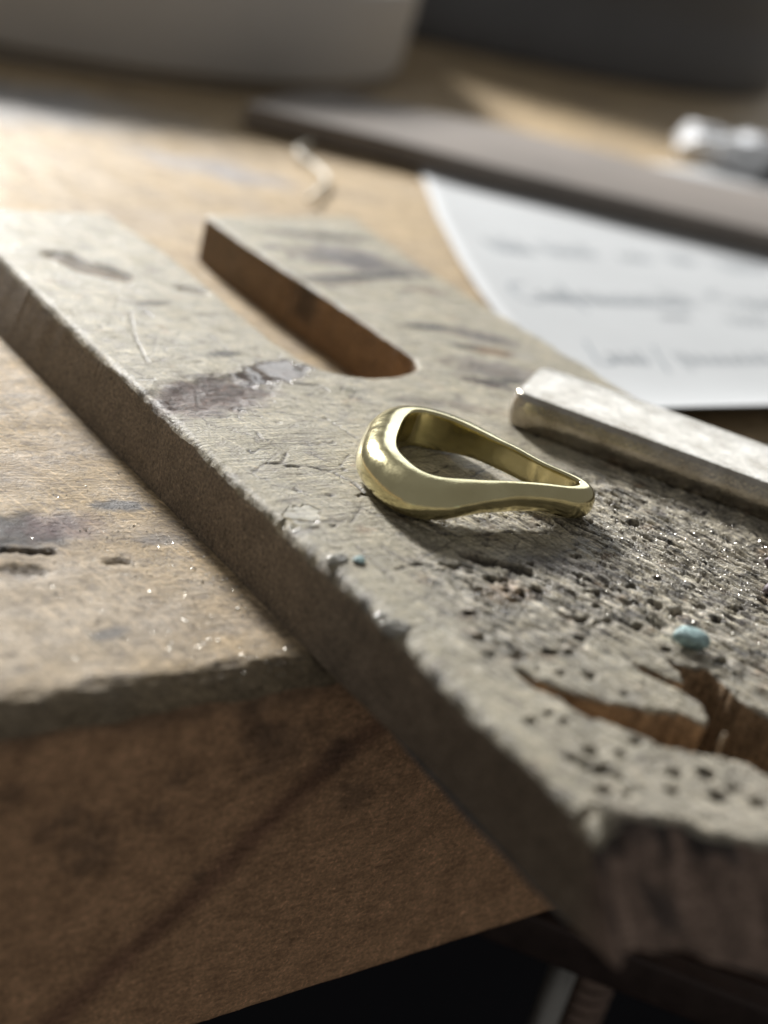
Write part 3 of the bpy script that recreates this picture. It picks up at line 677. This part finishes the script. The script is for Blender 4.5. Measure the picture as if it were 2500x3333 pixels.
# ------------------------------------------------------------------ brass ring
RING = [(17.36, 52.48), (21.46, 56.93), (24.5, 58.73), (26.69, 57.41), (28.02, 55.22), (29.11, 52.24), (30.25, 49.33), (31.28, 46.36), (32.91, 44.12), (33.65, 42.52), (33.48, 41.8), (31.69, 41.4), (28.68, 41.96), (24.66, 42.54), (21.78, 43.04), (19.14, 43.69), (16.64, 44.52), (15.62, 45.9), (15.61, 48.12), (16.11, 50.27)]
def build_ring():
    P = np.array(RING)
    # closed centripetal spline through the inner rim
    pts = []
    n = len(P)
    for i in range(n):
        p0, p1, p2, p3 = P[i - 1], P[i], P[(i + 1) % n], P[(i + 2) % n]
        for t in np.arange(14) / 14:
            pts.append(0.5 * (2 * p1 + (p2 - p0) * t + (2 * p0 - 5 * p1 + 4 * p2 - p3) * t * t + (-p0 + 3 * p1 - 3 * p2 + p3) * t ** 3))
    Q = np.array(pts)
    seg = np.linalg.norm(np.roll(Q, -1, 0) - Q, axis=1); L = np.concatenate([[0], np.cumsum(seg)])
    M = 240
    tt = np.arange(M) / M * L[-1]
    Qc = np.vstack([Q, Q[:1]])
    Q = np.stack([np.interp(tt, L, Qc[:, 0]), np.interp(tt, L, Qc[:, 1])], 1)
    for _ in range(10): Q = 0.25 * np.roll(Q, 1, 0) + 0.5 * Q + 0.25 * np.roll(Q, -1, 0)
    tan = np.roll(Q, -1, 0) - np.roll(Q, 1, 0); tan /= np.linalg.norm(tan, axis=1)[:, None]
    N = np.stack([-tan[:, 1], tan[:, 0]], 1)
    cen = Q.mean(0)
    if ((Q - cen) * N).sum() < 0: N = -N
    for _ in range(14): N = 0.25 * np.roll(N, 1, 0) + 0.5 * N + 0.25 * np.roll(N, -1, 0)
    N /= np.linalg.norm(N, axis=1)[:, None]
    A = (Q - np.array([34.2, 41.5])) @ np.array([-.73, .683])
    t = 1.45 + 2.15 * S((A - 6.5) / 10.0) + 0.75 * S((3.0 - A) / 3.0)
    zt = 3.8 + 0.5 * S(A / 9); zb = 0.05 + 0.25 * S((4 - A) / 4) + 1.15 * S(A / 5) * S((17.5 - A) / 7)
    zm = (zt + zb) * 0.5 - 0.35 * S((A - 10) / 7)
    base = K * 48
    rings = []
    for i in range(M):
        pr = []
        h = zt[i] - zb[i]
        for s in np.linspace(0.10, 0.93, 9): pr.append((0.03 * math.sin(math.pi * s), zb[i] + h * s))
        r0 = 0.16 + 0.12 * t[i]
        pr += [(0.05, zt[i] - 0.10), (0.13, zt[i] - 0.02), (r0 * 0.8, zt[i])]
        head = S((A[i] - 8) / 8)
        n_ = 2.15 - 0.1 * head
        for ph in np.linspace(0, math.pi / 2, 16):
            pr.append((r0 + (t[i] - r0) * math.sin(ph) ** (2 / n_), zm[i] + (zt[i] - 0.01 - 0.10 * head * math.sin(ph) - zm[i]) * math.cos(ph) ** (2 / n_)))
        r1 = 0.3 * t[i]
        for ph in np.linspace(0, math.pi / 2, 14)[1:]:
            pr.append((r1 + (t[i] - r1) * math.cos(ph) ** (2 / 2.5), zm[i] + (zb[i] - zm[i]) * math.sin(ph) ** (2 / 2.5)))
        pr += [(0.14, zb[i] + 0.02), (0.05, zb[i] + 0.1)]
        rings.append([(Q[i, 0] + N[i, 0] * u, Q[i, 1] + N[i, 1] * u, base + z) for u, z in pr])
    V = np.array(rings); m_ = V.shape[1]
    # hand-filed unevenness
    sx = np.arange(M)[:, None] / M * 2 * np.pi * np.ones((1, m_))
    wob = 0.10 * fbm(np.cos(sx) * 1.6 + V[..., 2] * 0.12, np.sin(sx) * 1.6, 2, 220)
    V[..., 0] += N[:, None, 0] * wob; V[..., 1] += N[:, None, 1] * wob
    V = V.reshape(-1, 3)
    F = []
    for i in range(M):
        for j in range(m_):
            a, b = i * m_ + j, i * m_ + (j + 1) % m_
            c, d = ((i + 1) % M) * m_ + (j + 1) % m_, ((i + 1) % M) * m_ + j
            F.append([a, b, c, d])
    o = mesh_object('brass_ring', V, F, mat_brass, origin=(24, 49, base))
    import bmesh
    bm = bmesh.new(); bm.from_mesh(o.data); bmesh.ops.recalc_face_normals(bm, faces=bm.faces); bm.to_mesh(o.data); bm.free()
    o.data.polygons.foreach_set('use_smooth', np.ones(len(o.data.polygons), bool))
    tag(o, 'satin pale yellow brass ring with a swollen front, lying on its side on the board', 'ring')
build_ring()

# ------------------------------------------------------------------ flat steel bar beside the ring
def rounded_prism(poly, z0, z1, r, name, mat, nr=5, sub=2.0, bow=0.0, **kw):
    """closed outline in plan, with a rounded top and bottom edge"""
    P = np.array(poly, float)
    area = 0.5 * np.sum(P[:, 0] * np.roll(P[:, 1], -1) - np.roll(P[:, 0], -1) * P[:, 1])
    if area < 0: P = P[::-1]
    tan = np.roll(P, -1, 0) - np.roll(P, 1, 0); tan /= np.linalg.norm(tan, axis=1)[:, None]
    N = np.stack([tan[:, 1], -tan[:, 0]], 1)
    loops = []
    for a in np.linspace(0, math.pi / 2, nr + 1): loops.append((-r * math.cos(a) * 1.0 + 0, z1 - r + r * math.cos(math.pi / 2 - a) if False else None, a))
    lo = []
    for a in np.linspace(0, math.pi / 2, nr + 1): lo.append((r * (math.sin(a) - 1), z1 - r * (1 - math.cos(a))))
    for s in np.linspace(0, 1, 5)[1:-1]: lo.append((bow * math.sin(math.pi * s), z1 - r + (z0 + r - z1 + r) * s))
    for a in np.linspace(0, math.pi / 2, nr + 1): lo.append((r * (math.cos(a) - 1), z0 + r * (1 - math.sin(a))))
    V = []
    for off, z in lo:
        q = P + N * off
        V += [(x, y, z) for x, y in q]
    n = len(P); F = []
    for l in range(len(lo) - 1):
        for i in range(n):
            F.append([l * n + i, (l + 1) * n + i, (l + 1) * n + (i + 1) % n, l * n + (i + 1) % n])
    F.append(list(range(n))); F.append(list(range((len(lo) - 1) * n, len(lo) * n))[::-1])
    return np.array(V), F
def dense(poly, step, corner=0.0):
    P = [np.array(p, float) for p in poly]; n = len(P); out = []
    for i in range(n):
        a, b, c = P[i - 1], P[i], P[(i + 1) % n]
        u1 = (a - b) / np.linalg.norm(a - b); u2 = (c - b) / np.linalg.norm(c - b)
        s, e = b + u1 * corner, b + u2 * corner
        for t in np.linspace(0, 1, 6): out.append((1 - t) ** 2 * s + 2 * t * (1 - t) * b + t * t * e)
        nxt = P[(i + 1) % n]; d = P[(i + 2) % n]
        e2 = nxt + (b - nxt) / np.linalg.norm(b - nxt) * corner
        k = int(np.linalg.norm(e2 - e) / step)
        for t in (np.arange(1, k) / max(k, 1)): out.append(e + (e2 - e) * t)
    return np.array(out)
bd = np.array([0.54, -0.842]); bn = np.array([0.842, 0.54])
b0 = np.array([41.6, 63.2])
poly = [b0, b0 + bd * 118, b0 + bd * 118 + bn * 14.0, b0 + bn * 13.6 - bd * 0.6]
V, F = rounded_prism(dense(poly, 1.2, 2.6), -0.62, 3.75, 0.7, 'x', None, nr=6, bow=0.25)
V[:, 2] += K * 0 
bar = mesh_object('metal_bar', V, F, mat_bar, origin=(50, 40, -0.6))
tag(bar, 'flat silvery metal bar with a grainy top lying on the board beside the ring', 'metal bar')

# ------------------------------------------------------------------ small chips on the pin
def chip(name, x, y, r, seed, mat, label, cat, flat=0.5, ang=0.3):
    q = np.random.default_rng(seed); import bmesh
    bm = bmesh.new(); bmesh.ops.create_icosphere(bm, subdivisions=3, radius=1.0)
    pl = [(Vector(q.normal(size=3)).normalized(), q.uniform(0.55, 0.85)) for _ in range(11)]
    for v in bm.verts:
        for nn, dd in pl:
            e = v.co.dot(nn) - dd
            if e > 0: v.co -= nn * e * 0.9
    V = np.array([v.co[:] for v in bm.verts]) * np.array([r, r * 0.8, r * flat])
    V += 0.03 * r * fbm(V[:, 0] * 3 / r, V[:, 1] * 3 / r + V[:, 2], 3, seed)[:, None]
    c, s = math.cos(ang), math.sin(ang)
    V = np.stack([V[:, 0] * c - V[:, 1] * s, V[:, 0] * s + V[:, 1] * c, V[:, 2]], 1)
    z0 = pin_height(x, y)
    V += np.array([x, y, z0 - V[:, 2].min() - 0.12 * r])
    F = [[v.index for v in f.verts] for f in bm.faces]; bm.free()
    o = mesh_object(name, V, F, mat, smooth=True, origin=(x, y, z0)); tag(o, label, cat); return o
chip('turquoise_chip', 27.4, 18.6, 2.05, 5, mat_turq, 'small turquoise blue stone chip beside the sawn notch', 'stone chip', 0.5, -0.5)
chip('turquoise_flake', 3.75, 37.4, 0.75, 9, mat_turq, 'tiny blue-green flake next to the resin drip on the board edge', 'flake', 0.4)
chip('purple_chip', 50.4, 28.5, 1.2, 12, mat_purple, 'purple wax chip by the right picture edge, nearer the metal bar', 'wax chip', 0.6)
chip('purple_chip', 45.0, 23.9, 1.2, 14, mat_purple, 'purple wax chip by the right picture edge, farther from the metal bar', 'wax chip', 0.7)

# ------------------------------------------------------------------ filings (uncountable)
def filings(name, spots, label, surf):
    V, F = [], []
    q = np.random.default_rng(21)
    for (x, y, r) in spots:
        z = surf(x, y)
        k = len(V)
        n = 6
        ax = q.normal(size=3); ax /= np.linalg.norm(ax)
        base = q.normal(size=(n, 3)); base /= np.linalg.norm(base, axis=1)[:, None]
        P = np.array([[1, 0, 0], [-1, 0, 0], [0, 1, 0], [0, -1, 0], [0, 0, 1], [0, 0, -1]]) * r * q.uniform(0.45, 1.1, (6, 1)) + base * r * 0.25
        P[:, 2] *= 0.7
        P += np.array([x, y, z + r * 0.3])
        V += P.tolist()
        F += [[k + a, k + b, k + c] for a, b, c in [(0, 2, 4), (2, 1, 4), (1, 3, 4), (3, 0, 4), (2, 0, 5), (1, 2, 5), (3, 1, 5), (0, 3, 5)]]
    o = mesh_object(name, V, F, mat_filing, smooth=False)
    tag(o, label, 'filings', kind='stuff'); return o
q = np.random.default_rng(31)
sp_ = []
for _ in range(1100):
    x, y = q.normal(-6.5, 6.0), q.normal(47, 8)
    if x > -0.8 or y < 36.5 or x < -38 or y > 90: continue
    sp_.append((x, y, float(np.clip(q.lognormal(-2.75, 0.42), 0.03, 0.17))))
for _ in range(420):
    x, y = q.uniform(-30, -1), q.uniform(36.5, 75)
    sp_.append((x, y, float(np.clip(q.lognormal(-2.9, 0.35), 0.03, 0.12))))
for _ in range(46):
    sp_.append((q.uniform(-8, -1.5), q.uniform(34.6, 37.2), float(np.clip(q.lognormal(-2.7, 0.4), 0.03, 0.15))))
filings('bench_filings', sp_, 'bright metal filings scattered on the bench top left of the board', lambda x, y: BZ - (max(0, 37.3 - y) ** 2) * 0.16)
sp_ = []
for _ in range(2600):
    x, y = q.normal(42, 9), q.normal(31, 8)
    i, j = np.searchsorted(PYS, y), np.searchsorted(PXS, x)
    if x < 20 or x > 68 or y < 2 or y > 46: continue
    dbar = (np.array([x, y]) - b0) @ bn
    if -0.4 < dbar < 14.5: continue
    if ((x - 24) / 13) ** 2 + ((y - 49) / 12) ** 2 < 1: continue
    sp_.append((x, y, float(np.clip(q.lognormal(-2.85, 0.45), 0.025, 0.17))))
for _ in range(220):
    x, y = q.uniform(2, 40), q.uniform(18, 46)
    if ((x - 24) / 13) ** 2 + ((y - 49) / 12) ** 2 < 1: continue
    sp_.append((x, y, float(np.clip(q.lognormal(-3.1, 0.3), 0.02, 0.08))))
filings('pin_filings', sp_, 'bright metal filings strewn over the filed front of the board', pin_height)

# ------------------------------------------------------------------ paper with handwriting
def build_paper():
    # left edge runs obliquely, front edge curls up
    LE = np.array([(72.2, 73.0, -4.3), (77.5, 92, -7.4), (84, 112, -8.1), (90, 126, -8.1), (98, 142.4, -8.0), (113, 170, -7.8), (135.5, 207.5, -7.7), (152, 236, -7.9)])
    nu, nv = 60, 70
    vs = np.linspace(0, 1, nv)
    yy = 73 + (236 - 73) * vs ** 1.3
    V = []
    for y in yy:
        x0 = np.interp(y, LE[:, 1], LE[:, 0])
        for u in np.linspace(0, 1, nu):
            x = x0 + (300 - x0) * u
            lift = 3.7 * math.exp(-((y - 73) / 9.0)) 
            z = BZ + 0.35 + lift + 0.25 * float(noise(x * 0.03, y * 0.03, 230)) + 0.6 * math.exp(-u * 14)
            V.append((x, y, max(z, BZ + 0.12)))
    nt = len(V)
    V = np.array(V); Vb = V.copy(); Vb[:, 2] -= 0.11
    F = []
    for j in range(nv - 1):
        for i in range(nu - 1):
            a = j * nu + i
            F.append([a, a + 1, a + nu + 1, a + nu]); F.append([nt + a, nt + a + nu, nt + a + nu + 1, nt + a + 1])
    edge = [i for i in range(nu)] + [j * nu + nu - 1 for j in range(1, nv)] + [(nv - 1) * nu + i for i in range(nu - 2, -1, -1)] + [j * nu for j in range(nv - 2, 0, -1)]
    for a, b in zip(edge, edge[1:] + edge[:1]): F.append([b, a, nt + a, nt + b])
    root = empty('paper_sheet', (150, 120, BZ))
    tag(root, 'white sheet of paper with faint grey handwriting on the bench behind the board', 'paper')
    mesh_object('sheet', np.vstack([V, Vb]), F, mat_paper, root)
    G = V.reshape(nv, nu, 3)
    def ph(x, y):
        j = int(np.clip(np.searchsorted(yy, y), 1, nv - 1)); x0 = np.interp(y, LE[:, 1], LE[:, 0])
        i = int(np.clip((x - x0) / (300 - x0) * (nu - 1), 0, nu - 2))
        return max(G[j - 1, i, 2], G[j, i, 2], G[j, i + 1, 2], G[j - 1, i + 1, 2]) + 0.05
    def stroke(pts, w=0.45):
        P = []
        pts = [np.array(p, float) for p in pts]
        for k in range(len(pts) - 1):
            p0, p1, p2, p3 = pts[max(k - 1, 0)], pts[k], pts[k + 1], pts[min(k + 2, len(pts) - 1)]
            for t in np.arange(6) / 6:
                P.append(0.5 * (2 * p1 + (p2 - p0) * t + (2 * p0 - 5 * p1 + 4 * p2 - p3) * t * t + (-p0 + 3 * p1 - 3 * p2 + p3) * t ** 3))
        P.append(pts[-1]); P = np.array(P)
        t = np.gradient(P, axis=0); t /= np.maximum(np.linalg.norm(t, axis=1), 1e-6)[:, None]
        n = np.stack([-t[:, 1], t[:, 0]], 1) * w / 2
        V, F = [], []
        for p, m_ in zip(P, n):
            V += [(*(p + m_), ph(*p)), (*(p - m_), ph(*p))]
        for k in range(len(P) - 1): F.append([2 * k, 2 * k + 1, 2 * k + 3, 2 * k + 2])
        return V, F
    def line(strokes, w):
        V, F = [], []
        for s in strokes:
            v, f = stroke(s, w); k = len(V); V += v; F += [[a + k for a in ff] for ff in f]
        return mesh_object('handwriting', V, F, mat_ink, root, smooth=False)
    def cursive(x0, x1, y, h, seed, n):
        q = np.random.default_rng(seed); pts = []; x = x0; st = (x1 - x0) / n
        for k in range(n):
            a = h * q.uniform(0.7, 1.15)
            pts += [(x, y), (x + st * 0.55, y + a), (x + st * 0.35, y + a * 0.5), (x + st * 0.75, y + q.uniform(-0.3, 0.2))]
            x += st
        return pts
    line([[(104, 131), (101, 131), (98.6, 128), (98.0, 124.5), (99.6, 122.6), (102.5, 124)], cursive(103, 111.5, 123.2, 4.5, 1, 5), [(113.0, 132.0), (110.6, 125), (108.8, 118.6)], cursive(112.4, 142, 123.4, 4.6, 2, 13), [(138, 131), (141.5, 128), (144.2, 123.2)],
          [(156, 131.5), (151.5, 129.5), (156, 126.5), (153, 123)], cursive(157.5, 176, 123.5, 5, 3, 7)], 0.6)
    line([[(96.0, 105.6), (93.2, 100.5), (91.0, 96.4), (93.8, 96), (95.5, 98.5)], cursive(95, 102, 96.5, 3.6, 4, 3), [(103.5, 101.5), (102.4, 97.5), (100.4, 95.2)], [(109.9, 103.6), (106.2, 98), (102.6, 92.4)], [(112, 100.6), (110.2, 96.4), (109, 92.8)], cursive(112, 152, 96.3, 3.9, 5, 14)], 0.5)
    line([cursive(113, 124, 149.5, 7.5, 6, 4), cursive(127, 141, 149.5, 7.0, 7, 5), cursive(146, 156, 148.5, 4, 8, 4), cursive(162, 170, 149, 5, 9, 3), cursive(176, 192, 146, 7, 10, 5)], 0.6)
    line([cursive(126, 134, 116.8, 2.0, 11, 5), cursive(143, 156, 114.5, 5, 12, 4)], 0.5)
build_paper()

# ------------------------------------------------------------------ things behind
strip = [(100.1, 227.5), (111.3, 219.3), (126.1, 210.0), (146.7, 193.1), (166.6, 179.3), (199.1, 157.5), (238.1, 131.3), (275.3, 186.4), (246.1, 196.5), (221.8, 204.9), (201.8, 225.3), (182.5, 236.8), (152.7, 248.5), (138.6, 254.7), (124.6, 246.9), (108.8, 234.7)]
V, F = rounded_prism(dense(strip, 4.0, 1.5), BZ + 0.75, -2.8, 0.6, 'x', None, nr=4)
o = mesh_object('flat_strip', V, F, mat_strip, origin=(180, 200, BZ))
tag(o, 'long flat grey-brown strip with a tapered end lying across the paper', 'strip')

def lathe(prof, cx, cy_, n=96):
    V, F = [], []
    for r, z in prof:
        for k in range(n):
            a = 2 * math.pi * k / n
            V.append((cx + r * math.cos(a), cy_ + r * math.sin(a), z))
    for i in range(len(prof) - 1):
        for k in range(n):
            F.append([i * n + k, i * n + (k + 1) % n, (i + 1) * n + (k + 1) % n, (i + 1) * n + k])
    F.append(list(range(n))[::-1]); F.append([(len(prof) - 1) * n + k for k in range(n)])
    return V, F
def pot(name, cx, cy_, r, h, mat, label, cat, groove=None, flare=0.0):
    z = BZ
    pr = [(r - 4, z + 0.05), (r - 1.6, z + 0.3), (r - 0.6, z + 1.6), (r, z + 4)]
    for s in np.linspace(0.1, 1, 12):
        rr = r + flare * s
        if groove and abs(s - groove) < 0.05: rr -= 1.5
        pr.append((rr, z + h * s))
    pr += [(r + flare - 1.2, z + h + 0.9), (r + flare - 2.6, z + h), (r + flare - 3, z + h - 4), (r - 4, z + 5), (0.5, z + 4.5)]
    V, F = lathe(pr, cx, cy_)
    o = mesh_object(name, V, F, mat, origin=(cx, cy_, BZ)); tag(o, label, cat)
pot('pale_tin', 100, 392, 130, 27.5, mat_pot_pale, 'broad shallow taupe round tin standing at the back left', 'tin', flare=1.5)
pot('dark_tin', 372, 572, 205, 92, mat_pot_dark, 'taller dark charcoal grey round tin standing at the back right', 'tin', groove=0.30)

# crumpled tissue and the small black cap beside it
V, F = lump(281, 242, BZ + 4, 17, 11, 7, -0.4, 44, 60, 34, 0.6)
V = np.array(V)
V[:, 2] += 1.6 * fbm(V[:, 0] * 0.14, V[:, 1] * 0.14, 4, 240); V[:, 2] = np.maximum(V[:, 2], BZ + 0.1)
o = mesh_object('crumpled_tissue', V, F, mat_tissue, origin=(281, 242, BZ)); tag(o, 'crumpled white tissue lying behind the grey-brown strip', 'tissue')
V, F = lathe([(3.5, BZ + .05), (4.3, BZ + .5), (4.5, BZ + 5), (4.1, BZ + 6.6), (2.5, BZ + 7.0), (0.3, BZ + 7.0)], 287.5, 229.5, 40)
o = mesh_object('black_cap', V, F, mat_black, origin=(287.5, 229.5, BZ)); tag(o, 'small black cap in front of the crumpled tissue', 'cap')

def tube(path, rad, n=10, sub=8):
    pts = [np.array(p, float) for p in path]; P = []
    for k in range(len(pts) - 1):
        p0, p1, p2, p3 = pts[max(k - 1, 0)], pts[k], pts[k + 1], pts[min(k + 2, len(pts) - 1)]
        for t in np.arange(sub) / sub:
            P.append(0.5 * (2 * p1 + (p2 - p0) * t + (2 * p0 - 5 * p1 + 4 * p2 - p3) * t * t + (-p0 + 3 * p1 - 3 * p2 + p3) * t ** 3))
    P.append(pts[-1]); P = np.array(P); T = np.gradient(P, axis=0); T /= np.linalg.norm(T, axis=1)[:, None]
    V, F = [], []
    for p, t in zip(P, T):
        a = np.cross(t, (0, 0, 1.0)); a = a / np.linalg.norm(a) if np.linalg.norm(a) > 1e-3 else np.array([1.0, 0, 0]); b = np.cross(a, t)
        for k in range(n):
            an = 2 * math.pi * k / n; V.append(p + rad * (a * math.cos(an) + b * math.sin(an)))
    for i in range(len(P) - 1):
        for k in range(n): F.append([i * n + k, (i + 1) * n + k, (i + 1) * n + (k + 1) % n, i * n + (k + 1) % n])
    F.append(list(range(n))); F.append([(len(P) - 1) * n + k for k in range(n)][::-1])
    return V, F
V, F = tube([(118, 225, BZ + 1.2), (110, 215, BZ + 1.3), (101.5, 206, BZ + 1.8), (100.5, 197, BZ + 1.4), (98.5, 189, BZ + 1.2), (92.0, 181, BZ + 1.4), (87, 175.5, BZ + 1.6), (83.5, 172.5, BZ + 1.2)], 0.48)
V = np.array(V); o = mesh_object('metal_curl', V, F, mat_curl, origin=(100, 195, BZ)); tag(o, 'thin pale curl of wire on the bench beyond the slot', 'wire')

V, F = tube([(19.2, 6.5, -6.0), (19.3, 6.6, -3.0), (19.5, 6.8, -0.3)], 0.13, 6, 4)
V = np.array(V); V[:, 0] = 19.35 + (V[:, 0] - 19.35) * 1.4
mesh_object('splinter', V, F, plain('raw_splinter', (0.45, 0.36, 0.25), 0.7), pin)

# ------------------------------------------------------------------ clamp under the bench edge
root = empty('bench_clamp', (60, 36, BB_ - 1))
tag(root, 'dark iron clamp with a threaded screw below the bench edge', 'clamp')
V, F = rounded_prism(dense([(34, 58), (78.5, 2), (83, 5.5), (39, 62)], 2.0, 0.8), -64.0, -57.5, 0.9, 'x', None)
mesh_object('arm', V, F, mat_iron, root)
V, F = lathe([(1.7, -150), (1.9, -149.5), (1.9, -62)], 59.0, 40.5, 24)
mesh_object('guide_rod', V, F, mat_rod, root)
prof = []
z = -150.0
while z < -62:
    prof += [(2.9, z), (3.6, z + 0.75), (3.6, z + 1.0), (2.9, z + 1.7)]; z += 2.1
V, F = lathe(prof, 65.6, 40.5, 32)
mesh_object('screw', V, F, mat_screw, root)
